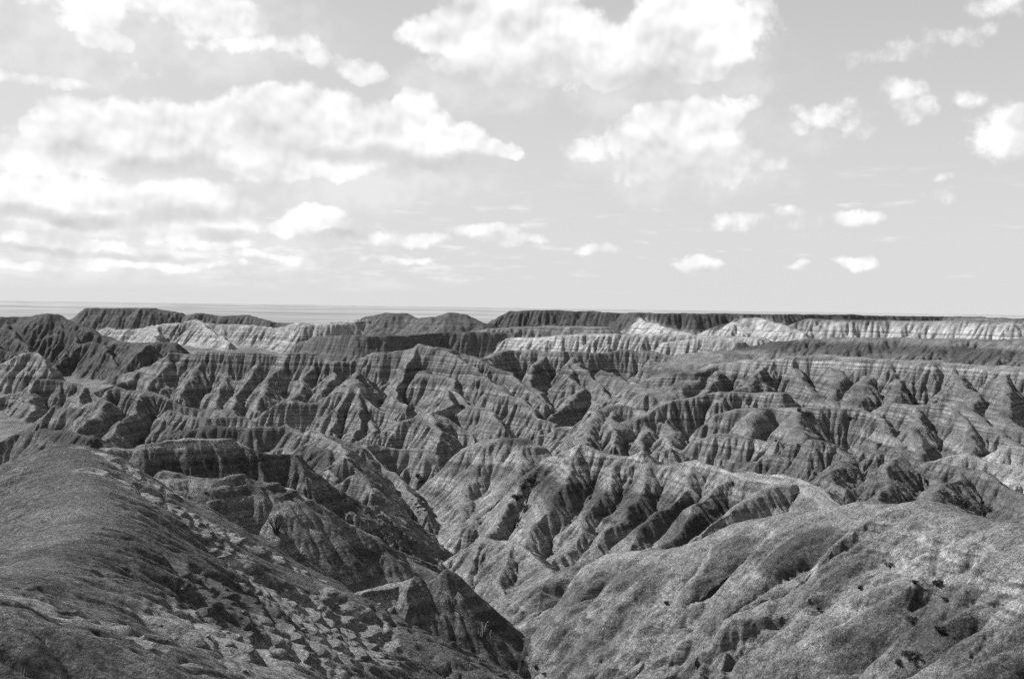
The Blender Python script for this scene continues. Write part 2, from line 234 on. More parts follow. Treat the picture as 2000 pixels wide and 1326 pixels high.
BASES = [(330,325,110,24,1),(390,340,60,14,1),(180,300,60,15,.6),(700,300,140,18,.7),(850,318,110,22,.9),(480,250,25,40,.4),(170,432,80,18,1),(40,420,70,16,.8),(440,455,60,12,.8),(655,462,60,10,1),(380,415,90,14,.6),(80,490,120,6,.7),(250,500,120,6,.6),(1380,520,40,8,.7),(560,270,60,30,.3),(1350,330,120,26,.4),(1000,140,120,25,.35),(1250,150,160,20,.4)]
CUMULUS = [(a, b, rx, ry, w*(0.75 if w < .75 and a > 1000 else 1)) for a, b, rx, ry, w in CUMULUS]
VEILS = [(150,60,230,110,1),(420,50,260,100,1),(1290,130,260,110,1),(1350,300,260,100,1),(940,170,180,60,1),(250,470,420,70,1),(700,340,300,90,1)]
LABELS = {
 'butte': ('long low flat-topped butte alone on the prairie at far left', 'butte'),
 'pale_hills': ('pale bare eroded hills strung across the far middle distance', 'hills'),
 'grassy_hills': ('two low rounded grassy hills behind the pale ones, left of the far mesa', 'hills'),
 'far_mesa': ('far flat-topped mesa with dark grassy rim and whitish gullied cliffs along the skyline', 'mesa'),
 'bench': ('narrow flat bench with a light edge in front of the far mesa', 'bench'),
 'dark_mound': ('dark mound with a small cap on top and pyramid spurs, far left', 'hill'),
 'slab_block': ('small slanting block with a light top at the left edge', 'hill'),
 'fluted_wall': ('long fluted clay wall with a level crest in the middle distance', 'ridge'),
 'low_hills': ('low rounded clay hills beside a pale flat at the left edge', 'hills'),
 'pyramid_spur': ('triangular fluted spur with a saddle standing before the long fluted wall', 'ridge'),
 'central_spurs': ('broad banded spurs running down toward the viewer in the centre', 'ridge'),
 'pyramids': ('small pointed clay pyramids in front of the broad central spurs', 'hills'),
 'table_mesa': ('wide grassy tableland with a dark rim and gullied cliffs at right', 'mesa'),
 'right_terraces': ('lower gullied clay terraces under the grassy tableland', 'hills'),
 'mid_hill': ('banded hill with dark gullies standing just beyond the pale ridge crest', 'hill'),
 'round_hill': ('small round-topped hill right of the pale ridge crest', 'hill'),
 'light_hill': ('pale dome-shaped hill with a darker cap left of the ribbed ridge', 'hill'),
 'fluted_ridge': ('large pale ribbed ridge with a dark band across its flank', 'ridge'),
 'right_mid_hills': ('dark scrubby hills behind the right foreground crest', 'hills'),
 'white_knoll': ('light knoll with a whitish saddle at the right edge', 'hill'),
 'canyon_spur': ('short rounded spur at the bend of the narrow ravine', 'ridge'),
 'right_foreground_hill': ('big smooth clay hill with rills filling the lower right', 'hill'),
 'left_ridge': ('sharp-crested clay ridge behind the left foreground hill', 'ridge'),
 'left_terraces': ('dark layered terraces beyond the left foreground hill', 'hills'),
 'left_domes': ('small domes and sharp ridges on the left side of the ravine', 'hills'),
 'ledge_ridge': ('ridge with thin overhanging ledges just behind the left foreground hill', 'ridge'),
 'shoulder_ridge': ('rounded shoulder with a fluted flank above the shaded side gully', 'ridge'),
 'left_foreground_hill': ('broad bare hill with crusted ledges filling the lower left', 'hill'),
 'gully_spur': ('steep dark-banded spur dropping to the ravine at bottom centre', 'ridge'),
 'near_knoll': ('streaky pale knoll closest to the camera in the bottom left corner', 'hill'),
 'ground': ('bare clay wash floor between the eroded ridges', 'ground'),
}
RH = None
SHRUBS = [
 (1786,1144,1.3,'small dark shrub just below the upper rill on the right foreground hill',None),
 (1833,1150,1.7,'dark shrub at the head of the forked rill on the right foreground hill',None),
 (1680,1154,1.2,'lone small shrub on the bare middle of the right foreground hill',None),
 (1783,1219,2.2,'dark rounded shrub at the upper end of the dark patch, right foreground hill',None),
 (1835,1242,2.0,'dark shrub beside the long rill right of the dark patch',None),
 (1777,1291,2.4,'largest dark shrub low in the dark patch, lower right',None),
 (1753,1300,1.6,'dark shrub touching the largest one on its left, lower right',None),
 (1738,1109,1.5,'low spreading shrub in the hollow under the right hill crest',None),
 (1599,1196,1.3,'small shrub beside the deep gully on the right foreground hill',None),
 (1846,1175,1.3,'small shrub on the knob between two rills of the right hill',None),
 (1300,1182,1.2,'small shrub by the gully at the left end of the right hill',None),
 (1009,978,4.2,'dark bushy juniper low in the gully between the pale hill and ribbed ridge',None),
 (1022,962,3.6,'dark bushy juniper, middle one of three in the gully beside the pale hill',None),
 (1036,945,4.0,'dark bushy juniper highest in the gully beside the pale hill',None),
 (815,934,3.6,'dark scrub on the shaded slope above the ravine boulders',None),
 (822,952,2.8,'smaller dark scrub lower on the shaded slope near the ravine boulders',None),
 (1046,1312,1.8,'dark scrub in the bottom of the ravine at the lower edge',None),
 (1062,1318,1.4,'small scrub on the right wall of the ravine at the lower edge',None),
 (1560,805,6,'dark bush on the left end of the terrace under the tableland',None),
 (1577,814,7,'big dark bush on the terrace under the tableland',None),
 (1661,823,6,'dark bush near the right end of the terrace under the tableland',None),
 (1861,986,2.6,'dark bush on the scrubby hill behind the right crest, leftmost of three',None),
 (1880,994,2.8,'dark bush on the scrubby hill behind the right crest, between two others',None),
 (1921,1008,2.6,'dark bush on the scrubby hill behind the right crest, nearest the right edge',None),
]
SHRUBS = [(a, b, c*(0.58 if c < 2.45 else 0.85 if c < 5 else 0.6), d, e) for a, b, c, d, e in SHRUBS]
STALKS = [(869,1176,1.3),(874,1182,1.5),(856,1158,1.2),(884,1188,1.4),(852,1214,1.1),(944,1236,1.3),(938,1246,1.2),(957,1247,1.3),(940,1290,1.3),(916,1310,1.1),(934,1296,1.0),(862,1188,1.0),(719,1040,1.3),(755,1060,1.3),(777,1064,1.2),(762,1052,1.1)]
BOULDERS = [(812,985,2.2),(818,990,3.0),(826,983,1.8),(806,978,1.7),(830,998,2.0),(815,1003,1.5),(835,992,1.4)]

FY = np.array([-60, 0, 100, 155, 220, 300, 400, 900, 1300, 1700, 2100, 4000.])
FZ = np.array([-50, -54, -62, -72, -80, -90, -94, -87, -83, -72, -62, -62.])

# ------------------------------------------------------------------ the fan-shaped grid
OFF = 30.0
na = int(1500*DET); ny = int(3300*DET)
A = np.linspace(-0.66, 0.66, na).astype(F32)
YY = (16*np.exp(np.linspace(0, math.log(3300/16), ny))).astype(F32)
X = (A[None, :]*YY[:, None]).astype(F32)
Y = np.repeat((YY-OFF)[:, None], na, 1).astype(F32)
# bend the straight lines of the skeletons
wob = sstep(20, 300, Y)
wob2 = 3.2+2.6*sstep(300, 600, Y)
WX = X+(fbm(X/38, Y/38, 3, 11)*wob2+fbm(X/9, Y/9, 2, 15)*0.8)*wob
WY = Y+(fbm(X/38, Y/38, 3, 21)*wob2+fbm(X/9, Y/9, 2, 25)*0.8)*wob
Z = np.interp(Y[:, 0], FY, FZ).astype(F32)[:, None]+fbm(X/60, Y/60, 3, 5)*2.0
OWN = np.full(Z.shape, -1, np.int16)
DIST = np.full(Z.shape, 50, F32)
SARC = np.zeros(Z.shape, F32)
def drop(d, s, r, w, D, cut, cs):
    d = np.maximum(d-w, 0)
    d = np.sqrt(d*d+r*r)-r
    return s*d/(1+d/D)+np.maximum(d-cut, 0)*F32(cs)
for ri, (form, pts, sl, sr, r, w, D, cut, cs) in enumerate(RIDGES):
    arc = 0.0
    for k in range(len(pts)-1):
        a, b = pts[k], pts[k+1]
        seg = math.hypot(b[0]-a[0], b[1]-a[1]); arc0 = arc; arc += seg
        zt = max(a[2], b[2])
        H = zt+92
        s = min(sl, sr)
        den = s-H/D
        Rm = (H/den if den > 0.1*s else H/(0.1*s))+w+r
        Rm = min(Rm, 400, w+r+cut+H*0.8)
        y0, y1 = min(a[1], b[1])-Rm, max(a[1], b[1])+Rm
        i0 = np.searchsorted(YY-OFF, y0); i1 = np.searchsorted(YY-OFF, y1)
        if i1-i0 < 2: continue
        x0, x1 = min(a[0], b[0])-Rm, max(a[0], b[0])+Rm
        ya, yb = YY[i0], YY[i1-1]
        a0 = min(x0/ya, x0/yb); a1 = max(x1/ya, x1/yb)
        j0 = np.searchsorted(A, a0); j1 = np.searchsorted(A, a1)
        if j1-j0 < 2: continue
        sl_ = (slice(i0, i1), slice(j0, j1))
        px = WX[sl_]-F32(a[0]); py = WY[sl_]-F32(a[1])
        ex, ey = b[0]-a[0], b[1]-a[1]
        L2 = ex*ex+ey*ey+1e-9
        t = np.clip((px*F32(ex)+py*F32(ey))/F32(L2), 0, 1)
        qx = px-t*F32(ex); qy = py-t*F32(ey)
        d = np.sqrt(qx*qx+qy*qy)
        if sl == sr:
            ss = F32(sl)
        else:
            side = (F32(ex)*py-F32(ey)*px)/(np.sqrt(F32(L2))*(d+F32(0.5)))   # + left
            m = 0.5+0.5*np.clip(side*1.5, -1, 1)
            ss = F32(sr)+(F32(sl)-F32(sr))*m
        z = F32(a[2])+t*F32(b[2]-a[2])-drop(d, ss, r, w, D, cut, cs)
        cur = Z[sl_]
        up = z > cur
        cur[up] = z[up]
        OWN[sl_][up] = ri
        DIST[sl_][up] = np.maximum(d-w, 0)[up]
        SARC[sl_][up] = (arc0+t*F32(seg))[up]
Z += fbm(X/32, Y/32, 3, 19)*F32(1.6)*sstep(180, 300, Y)*(1-sstep(900, 1300, Y))
Z += fbm(X/60, Y/60, 3, 29)*F32(1.1)*sstep(1000, 1250, Y)
print('skeleton', time.time()-T0, Z.shape)

# where a line of sight meets the ground
def ground_z(x, y):
    r = math.log((y+OFF)/16)/math.log(3300/16)*(ny-1)
    c = (x/(y+OFF)+0.66)/1.32*(na-1)
    i = min(max(int(r), 0), ny-2); j = min(max(int(c), 0), na-2)
    fr, fc = r-i, c-j
    return float((Z[i, j]*(1-fc)+Z[i, j+1]*fc)*(1-fr)+(Z[i+1, j]*(1-fc)+Z[i+1, j+1]*fc)*fr)
def hit(u, v, dmin=25, dmax=1500):
    k = cf+cr*(u-1000)/PX+cu*(663-v)/PX; k = k/k[1]
    d = dmin
    while d < dmax:
        if ground_z(k[0]*d, d) >= k[2]*d: break
        d *= 1.004
    return (k[0]*d, d, ground_z(k[0]*d, d))
# crusted caprock on the near left slopes
def poly_dist(pts, world=False, mg=12):
    out = np.full(Z.shape, 1e6, F32)
    pp = pts if world else [P(*p) for p in pts]
    for a, b in zip(pp[:-1], pp[1:]):
        ex, ey = b[0]-a[0], b[1]-a[1]
        y0, y1, x0, x1 = min(a[1], b[1])-mg, max(a[1], b[1])+mg, min(a[0], b[0])-mg, max(a[0], b[0])+mg
        n0 = np.searchsorted(YY-OFF, y0); n1 = np.searchsorted(YY-OFF, y1)
        ya, yb = y0+OFF, y1+OFF
        m0 = np.searchsorted(A, min(x0/ya, x0/yb)); m1 = np.searchsorted(A, max(x1/ya, x1/yb))
        xs, ys, o = X[n0:n1, m0:m1], Y[n0:n1, m0:m1], out[n0:n1, m0:m1]
        t = np.clip(((xs-F32(a[0]))*F32(ex)+(ys-F32(a[1]))*F32(ey))*F32(1/(ex*ex+ey*ey)), 0, 1)
        np.minimum(o, np.hypot(xs-F32(a[0])-t*F32(ex), ys-F32(a[1])-t*F32(ey)), out=o)
    return out
cap = np.zeros_like(Z); cn = fbm(X/6, Y/6, 2, 51)
for pts, wd, cs in CAPROCK:
    cap = np.maximum(cap, cs-cs*sstep(wd*0.4, wd, poly_dist([p if len(p) == 3 else hit(*p) for p in pts], len(pts[0]) == 2, 14)+cn*wd*0.4))
# ------------------------------------------------------------------ rain gullies running down the slopes
def grad(Zs):
    zi, zj = np.gradient(Zs)
    yi = np.gradient(YY)[:, None].astype(F32)
    da = A[1]-A[0]
    zx = zj/(da*YY[:, None])
    zy = zi/yi-zx*A[None, :]
    return zx.astype(F32), zy.astype(F32)
def blur(Q, n):
    for _ in range(n):
        Q = (np.roll(Q, 1, 0)+np.roll(Q, -1, 0)+2*Q)*F32(.25)
        Q = (np.roll(Q, 1, 1)+np.roll(Q, -1, 1)+2*Q)*F32(.25)
    return Q
def gullies(rows, lam, amp, seed, sharp=1.0):
    """rounded spurs and sharp gullies, about lam metres apart, for the rows given"""
    sl_ = rows
    x = X[sl_]/F32(lam); y = Y[sl_]/F32(lam)
    gx, gy = GX[sl_], GY[sl_]
    g = np.sqrt(gx*gx+gy*gy)+F32(1e-5)
    dx, dy = -gy/g, gx/g
    ix = np.floor(x); iy = np.floor(y)
    fx, fy = x-ix, y-iy
    ix = ix.astype(np.int64); iy = iy.astype(np.int64)
    ca = np.zeros_like(x); sa = np.zeros_like(x); wt = np.zeros_like(x)
    for i in (-1, 0, 1):
        for j in (-1, 0, 1):
            hh = hsh(ix+i, iy+j, seed)
            ox = (hh & np.uint32(0xffff)).astype(F32)*F32(1/65536); oy = (hh >> np.uint32(16)).astype(F32)*F32(1/65536)
            px = fx-i-ox; py = fy-j-oy
            w = np.exp(-(px*px+py*py)*F32(2.2))
            ph = (px*dx+py*dy)*F32(2*math.pi)
            wt += w; ca += w*np.cos(ph); sa += w*np.sin(ph)
    c = np.clip(ca/(np.maximum(np.sqrt(ca*ca+sa*sa), 0.2*wt)+1e-6), -1, 1)
    s = np.sqrt((1-c)*F32(.5)+F32(1e-4))
    f = np.clip(DIST[sl_]/F32(lam*0.4)-0.05, 0, 1)
    st = np.clip((g-0.12-0.16*sstep(350, 500, Y[sl_]))/0.5, 0, 1.2)
    return (F32(amp)*(s**F32(sharp)-F32(.8))*f*st).astype(F32)
GS = np.array([CALM.get(r[0], (1, 1)) for r in RIDGES]+[(1, 1)], F32)
GSB = blur(GS[:, 0][OWN], 6); GSF = blur(GS[:, 1][OWN], 6)
GSF = GSF*(1-0.85*blur(cap, 3))
VAR = np.clip(0.85+fbm(X/70, Y/70, 2, 71)*0.6, 0.35, 1.4)
for lam, amp, ymax, seed, nb in ((40, 6.0, 3300, 3, 4), (19, 3.2, 3300, 9, 3), (9, 2.5, 3300, 4, 2), (4.2, 1.35, 1500, 5, 2), (2.0, 0.5, 500, 6, 2), (0.9, 0.16, 240, 8, 1)):
    n = int(np.searchsorted(YY-OFF, ymax))
    GX, GY = grad(blur(Z, nb*4))
    sl_ = slice(0, n)
    fade = np.ones((n, 1), F32) if ymax > 3000 else (1-sstep(0.7*ymax, ymax, Y[sl_, :1]))
    if lam < 10: fade = fade*(1+0.35*sstep(350, 550, Y[sl_, :1]))
    Z[sl_] += gullies(sl_, lam, amp, seed, 0.75)*fade*(GSB if lam > 8 else GSF)[sl_]*VAR[sl_]
# long rills straight down the big near flanks
n = int(np.searchsorted(YY-OFF, 260)); sl_ = slice(0, n)
for fm, lst in LONG.items():
    mine = [i for i, r in enumerate(RIDGES) if r[0] == fm]
    mk = np.isin(OWN[sl_], mine)
    xx = X[sl_][mk]; yy = Y[sl_][mk]
    da_ = np.full(xx.shape, 1e6, F32); sa = np.zeros_like(xx); arc = 0.0
    pl = RIDGES[mine[0]][1]
    for a, b in zip(pl[:-1], pl[1:]):          # along the main crest of this hill
        ex, ey = b[0]-a[0], b[1]-a[1]; L = math.hypot(ex, ey)
        t = np.clip(((xx-F32(a[0]))*F32(ex)+(yy-F32(a[1]))*F32(ey))/F32(L*L), 0, 1)
        d = np.hypot(xx-F32(a[0])-t*F32(ex), yy-F32(a[1])-t*F32(ey))
        m_ = d < da_; da_[m_] = d[m_]; sa[m_] = arc+t[m_]*F32(L); arc += L
    edge = blur(mk.astype(F32), 14)
    add = np.zeros_like(sa)
    for lam, amp, d0, sd in lst:
        u_ = sa/lam+fbm(sa/(lam*2.5), da_/(lam*3.5), 2, sd)*0.55+fbm(xx/(lam*.9), yy/(lam*.9), 2, sd+7)*0.12
        a_ = np.clip(0.75+perlin(sa/(lam*2.2), da_/(lam*14)+3.3, sd+3)*0.9, 0.1, 1.5)
        add += amp*a_*(np.abs(np.sin(math.pi*u_))**0.8-0.75)*sstep(0.05, 1.3, da_/d0)
    tmp = np.zeros((n, na), F32); tmp[mk] = add
    Z[sl_] += tmp*np.clip(edge*2-1, 0, 1)
print('gullies', time.time()-T0)
# ------------------------------------------------------------------ harder and softer beds: small ledges
zw = Z+fbm(X/90, Y/90, 2, 31)*1.5
hard = np.clip(0.55+fbm(X/25, Y/25, 2, 33), 0, 1.2)*sstep(0.2, 0.5, np.hypot(*grad(blur(Z, 2))))
rng = np.random.default_rng(7)
zt_ = np.arange(-140, 20, 0.05)
tab = np.zeros_like(zt_)
for lam, am in ((9, 0.5), (4, 0.35), (1.7, 0.16)):
    kn = np.arange(-140-lam, 20+2*lam, lam); kn = kn+rng.uniform(-.35, .35, len(kn))*lam
    tab += am*np.interp(zt_, kn, rng.uniform(-1, 1, len(kn)))
Z += np.interp(zw, zt_, tab).astype(F32)*hard
# crusted caprock: small steps
for st, am, sd in ((1.7, 0.5, 52), (0.8, 0.5, 54), (0.36, 0.4, 53)):
    q = (Z+fbm(X/(st*13), Y/(st*13), 4, sd)*st*0.55)/st
    fr = q-np.floor(q)
    Z += cap*F32(am*st)*(sstep(0.55, 0.95, fr)-fr).astype(F32)
rn = fbm(X/3, Y/3, 2, 55)
for pts, wd, dep in RILLS:
    hp = [hit(*p) for p in pts]
    dd = poly_dist(hp, True, wd*1.6)+rn*wd*0.3
    wd *= 1.5 if wd > 1.2 else 0.9
    Z -= F32(dep*(0.75 if wd > 1.8 else 0.7))*np.clip(1-dd/wd, 0, 1)
# lumps
Z += fbm(X/3.0, Y/3.0, 3, 41)*0.12*(1-sstep(150, 500, Y))+fbm(X/14, Y/14, 3, 43)*0.5*sstep(60, 200, Y)
print('relief', time.time()-T0)

# ------------------------------------------------------------------ meshes: one per landform, cut from the one surface
zx, zy = grad(Z)
nn = np.sqrt(zx*zx+zy*zy+1)
NRM = np.stack([-zx/nn, -zy/nn, 1/nn], -1).reshape(-1, 3)
V = np.stack([X, Y, Z], -1).reshape(-1, 3)
idx = np.arange(ny*na).reshape(ny, na)
Q = np.stack([idx[:-1, :-1], idx[:-1, 1:], idx[1:, 1:], idx[1:, :-1]], -1).reshape(-1, 4)
forms = sorted(set(r[0] for r in RIDGES))
fid = np.array([forms.index(r[0]) for r in RIDGES]+[len(forms)], np.int16)
FID = fid[OWN]
zsm, zsn = grad(blur(Z, 3)); SLOPE = np.hypot(zsm, zsn)
pale = np.zeros_like(Z); dark_tone = np.zeros_like(Z)  # pale and darker tone per point; on tableland and flats the dark is grass
nz1 = fbm(X/120, Y/120, 3, 61); nz2 = fbm(X/12, Y/12, 3, 62)
for k, fm in enumerate(forms):
    mk = FID == k
    if fm in PALE:
        lo_, hi_, ps_ = PALE[fm]
        zt = Z+nz1*5+nz2*1.5
        if fm == 'far_mesa': zt = zt-np.interp(1000+1944*X/Y+nz2*14, MESA_U, MESA_Z).astype(F32)
        pale[mk] = (1-sstep(lo_, hi_, zt))[mk]*ps_
    if fm in DARK_TONE:
        dark_tone[mk] = DARK_TONE[fm]
    if fm == 'table_mesa':
        dark_tone[mk] = (0.95*sstep(-33, -26, Z+nz1*4+nz2)*(1-0.75*sstep(-21.8, -20.0, Z+nz2*0.4)))[mk]
    if fm == 'far_mesa':
        dark_tone[mk] = (0.9*(1-pale))[mk]
pale = np.clip(pale*(0.85+0.8*nz2+0.5*nz1), 0, 1)
pale = np.maximum(pale, cap*0.2*np.clip(1+0.5*nz2, 0, 1.5))
pale = blur(pale, 2); dark_tone = blur(dark_tone, 4)
flat = 1-sstep(0.25, 0.5, SLOPE+nz2*0.08)
dark_tone = np.clip(dark_tone*(1-cap)+flat*0.5*(1-cap)*np.clip(0.6+nz1, 0, 1), 0, 1)
for pts, wd, val in PATCHES:
    dark_tone = np.maximum(dark_tone, val*(1-sstep(wd*0.5, wd*1.1, poly_dist([hit(*p) for p in pts], True)+nz2*wd*0.45)))
bed = np.zeros_like(Z)
for k, fm in enumerate(forms):
    for z0, z1, st in BEDS.get(fm, ()):
        mk = FID == k
        zt = Z[mk]+nz1[mk]*1.5+nz2[mk]*0.8
        bed[mk] = np.maximum(bed[mk], st*sstep(z0-0.7, z0+0.7, zt)*(1-sstep(z1-0.7, z1+0.7, zt))*sstep(-0.75, -0.2, nz1[mk]+nz2[mk]*.5))
FO = FID.reshape(-1)          # -1 picks the last: ground
qo = FO[Q[:, 0]]

def mesh_obj(name, verts, quads, mat, nrm=None, attrs=None):
    me = bpy.data.meshes.new(name)
    me.vertices.add(len(verts)); me.vertices.foreach_set('co', verts.astype(F32).ravel())
    k = quads.shape[1]
    me.loops.add(quads.size); me.loops.foreach_set('vertex_index', quads.astype(np.int32).ravel())
    me.polygons.add(len(quads))
    me.polygons.foreach_set('loop_start', np.arange(0, quads.size, k, dtype=np.int32))
    me.polygons.foreach_set('use_smooth', np.ones(len(quads), bool))
    me.update(calc_edges=True)
    if nrm is not None:
        me.normals_split_custom_set_from_vertices(nrm.astype(F32))
    for an, av in (attrs or {}).items():
        at = me.attributes.new(an, 'FLOAT', 'POINT'); at.data.foreach_set('value', av.astype(F32).ravel())
    me.materials.append(mat)
    o = bpy.data.objects.new(name, me); C.collection.objects.link(o)
    return o

# ------------------------------------------------------------------ materials
class NT:
    def __init__(s, tree): s.t = tree; s.t.nodes.clear()
    def n(s, typ, ins=None, **kw):
        nd = s.t.nodes.new(typ)
        for k, v in kw.items(): setattr(nd, k, v)
        for k, v in (ins or {}).items():
            if hasattr(v, 'is_linked') or isinstance(v, bpy.types.NodeSocket): s.t.links.new(v, nd.inputs[k])
            else: nd.inputs[k].default_value = v
        return nd
    def m(s, op, a, b=None, c=None):
        d = {0: a}
        if b is not None: d[1] = b
        if c is not None: d[2] = c
        return s.n('ShaderNodeMath', d, operation=op).outputs[0]
    def link(s, a, b): s.t.links.new(a, b)

def ground_mat(name, base):
    mt = bpy.data.materials.new(name); mt.use_nodes = True
    t = NT(mt.node_tree)
    out = t.n('ShaderNodeOutputMaterial'); bs = t.n('ShaderNodeBsdfPrincipled', {'Roughness': 1.0, 'Specular IOR Level': 0.05})
    t.link(bs.outputs[0], out.inputs[0])
    geo = t.n('ShaderNodeNewGeometry'); pos = geo.outputs['Position']
    sep = t.n('ShaderNodeSeparateXYZ', {0: pos})
    warp = t.n('ShaderNodeTexNoise', {'Vector': pos, 'Scale': 0.02, 'Detail': 5.0})
    zz = t.m('MULTIPLY_ADD', warp.outputs[0], 4.0, sep.outputs[2])
    b1 = t.n('ShaderNodeTexNoise', {'W': zz, 'Scale': 0.16, 'Detail': 2.0, 'Roughness': 0.6}, noise_dimensions='1D')
    b2 = t.n('ShaderNodeTexNoise', {'W': zz, 'Scale': 0.75, 'Detail': 3.0, 'Roughness': 0.7}, noise_dimensions='1D')
    def fine(sc, lo, hi, det=4.0):
        nn_ = t.n('ShaderNodeTexNoise', {'Vector': pos, 'Scale': sc, 'Detail': det, 'Roughness': 0.7})
        return t.n('ShaderNodeMapRange', {0: nn_.outputs[0], 1: 0.3, 2: 0.7, 3: lo, 4: hi}).outputs[0]
    k1 = t.n('ShaderNodeMapRange', {0: b1.outputs[0], 1: 0.36, 2: 0.62, 3: 0.5, 4: 1.22}).outputs[0]
    k2 = t.n('ShaderNodeMapRange', {0: b2.outputs[0], 1: 0.4, 2: 0.6, 3: 0.52, 4: 1.42}).outputs[0]
    k3 = t.m('MULTIPLY', t.m('MULTIPLY', fine(0.12, 0.6, 1.4, 6.0), fine(1.7, 0.5, 1.5)), t.m('MULTIPLY', fine(5.0, 0.5, 1.5, 2.0), fine(14.0, 0.62, 1.38, 2.0)))
    nz = t.n('ShaderNodeSeparateXYZ', {0: geo.outputs['Normal']}).outputs[2]
    steep = t.n('ShaderNodeMapRange', {0: nz, 1: 0.93, 2: 0.72, 3: 0.0, 4: 1.0}).outputs[0]
    band = t.m('MULTIPLY_ADD', t.m('SUBTRACT', t.m('MULTIPLY', k1, k2), 1.0), t.m('MULTIPLY', steep, fine(0.06, 0.25, 1.0)), 1.0)
    pal = t.n('ShaderNodeAttribute', attribute_name='pale').outputs['Fac']
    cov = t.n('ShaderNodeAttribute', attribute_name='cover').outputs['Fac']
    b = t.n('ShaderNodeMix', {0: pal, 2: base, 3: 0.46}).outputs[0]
    mottle = t.n('ShaderNodeTexNoise', {'Vector': pos, 'Scale': 1.3, 'Detail': 6.0, 'Roughness': 0.75})
    tf = t.n('ShaderNodeMapRange', {0: t.m('ADD', mottle.outputs[0], t.m('MULTIPLY', cov, 0.5)), 1: 0.52, 2: 0.78, 3: 0.0, 4: 1.0}).outputs[0]
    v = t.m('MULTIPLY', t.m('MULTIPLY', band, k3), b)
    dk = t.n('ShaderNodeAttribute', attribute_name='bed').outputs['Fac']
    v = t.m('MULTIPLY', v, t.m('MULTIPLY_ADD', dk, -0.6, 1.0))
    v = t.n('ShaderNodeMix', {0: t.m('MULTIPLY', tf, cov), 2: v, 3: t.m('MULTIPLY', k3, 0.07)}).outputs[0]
    col = t.n('ShaderNodeCombineColor', {0: v, 1: v, 2: v})
    t.link(col.outputs[0], bs.inputs['Base Color'])
    bn = t.n('ShaderNodeTexNoise', {'Vector': pos, 'Scale': 1.6, 'Detail': 6.0, 'Roughness': 0.75})
    bp = t.n('ShaderNodeBump', {'Height': bn.outputs[0], 'Strength': 1.0, 'Distance': 0.6})
    t.link(bp.outputs[0], bs.inputs['Normal'])
    return mt
M_clay = ground_mat('banded_clay', 0.18)
def plain_mat():
    mt = bpy.data.materials.new('dry_prairie'); mt.use_nodes = True
    t = NT(mt.node_tree)
    out = t.n('ShaderNodeOutputMaterial'); bs = t.n('ShaderNodeBsdfPrincipled', {'Roughness': 1.0, 'Specular IOR Level': 0.0})
    t.link(bs.outputs[0], out.inputs[0])
    pos = t.n('ShaderNodeNewGeometry').outputs['Position']
    a = t.n('ShaderNodeTexNoise', {'Vector': pos, 'Scale': 0.0011, 'Detail': 9.0, 'Roughness': 0.68}).outputs[0]
    b = t.n('ShaderNodeTexNoise', {'Vector': pos, 'Scale': 0.00016, 'Detail': 5.0, 'Roughness': 0.6}).outputs[0]
    v = t.m('ADD', t.n('ShaderNodeMapRange', {0: a, 1: 0.38, 2: 0.62, 3: 0.15, 4: 0.27}).outputs[0], t.n('ShaderNodeMapRange', {0: b, 1: 0.4, 2: 0.6, 3: 0.06, 4: 0.2}).outputs[0])
    t.link(t.n('ShaderNodeCombineColor', {0: v, 1: v, 2: v}).outputs[0], bs.inputs['Base Color'])
    return mt
M_plain = plain_mat()

allforms = forms+['ground']
for k, fm in enumerate(allforms):
    q = Q[qo == k]
    if not len(q): continue
    used, inv = np.unique(q, return_inverse=True)
    if len(q) < 3: continue
    o = mesh_obj(fm, V[used], inv.reshape(-1, 4), M_clay, NRM[used], {'pale': pale.reshape(-1)[used], 'cover': dark_tone.reshape(-1)[used], 'bed': bed.reshape(-1)[used]})
    o['kind'] = 'structure'; o['label'], o['category'] = LABELS[fm]
# far plain
ring = []
pv = []; pq = []
rr = np.concatenate([np.linspace(0, 3000, 4), 3000*np.exp(np.linspace(0.2, math.log(30), 70))])
th = np.linspace(0, 2*math.pi, 361)[:-1]
for r in rr:
    zb = -110 if r < 3500 else -63
    pv.append(np.stack([np.cos(th)*r, np.sin(th)*r, np.full_like(th, zb)], -1))
pv = np.concatenate(pv); n = len(th)
far_ = np.hypot(pv[:, 0], pv[:, 1]) > 3600
pv[far_, 2] += fbm(pv[far_, 0]/2600, pv[far_, 1]/2600, 3, 91)*9
for i in range(len(rr)-1):
    k = np.arange(n); k2 = (k+1) % n
    pq.append(np.stack([i*n+k, i*n+k2, (i+1)*n+k2, (i+1)*n+k][::-1], -1))
o = mesh_obj('plain', pv, np.concatenate(pq), M_plain); o['kind'] = 'structure'; o['label'] = 'pale flat prairie stretching to the horizon beyond the buttes'; o['category'] = 'plain'
print('meshes', time.time()-T0)

# ------------------------------------------------------------------ light
SUN = np.array([-0.69, 0.28, 0.67]); SUN /= np.linalg.norm(SUN)
ld = bpy.data.lights.new('sun', 'SUN'); ld.energy = 5; ld.angle = R(0.5); ld.color = (1, 1, 1)
lo = bpy.data.objects.new('sun', ld); C.collection.objects.link(lo)
from mathutils import Vector
lo.rotation_euler = Vector(SUN).to_track_quat('Z', 'Y').to_euler()

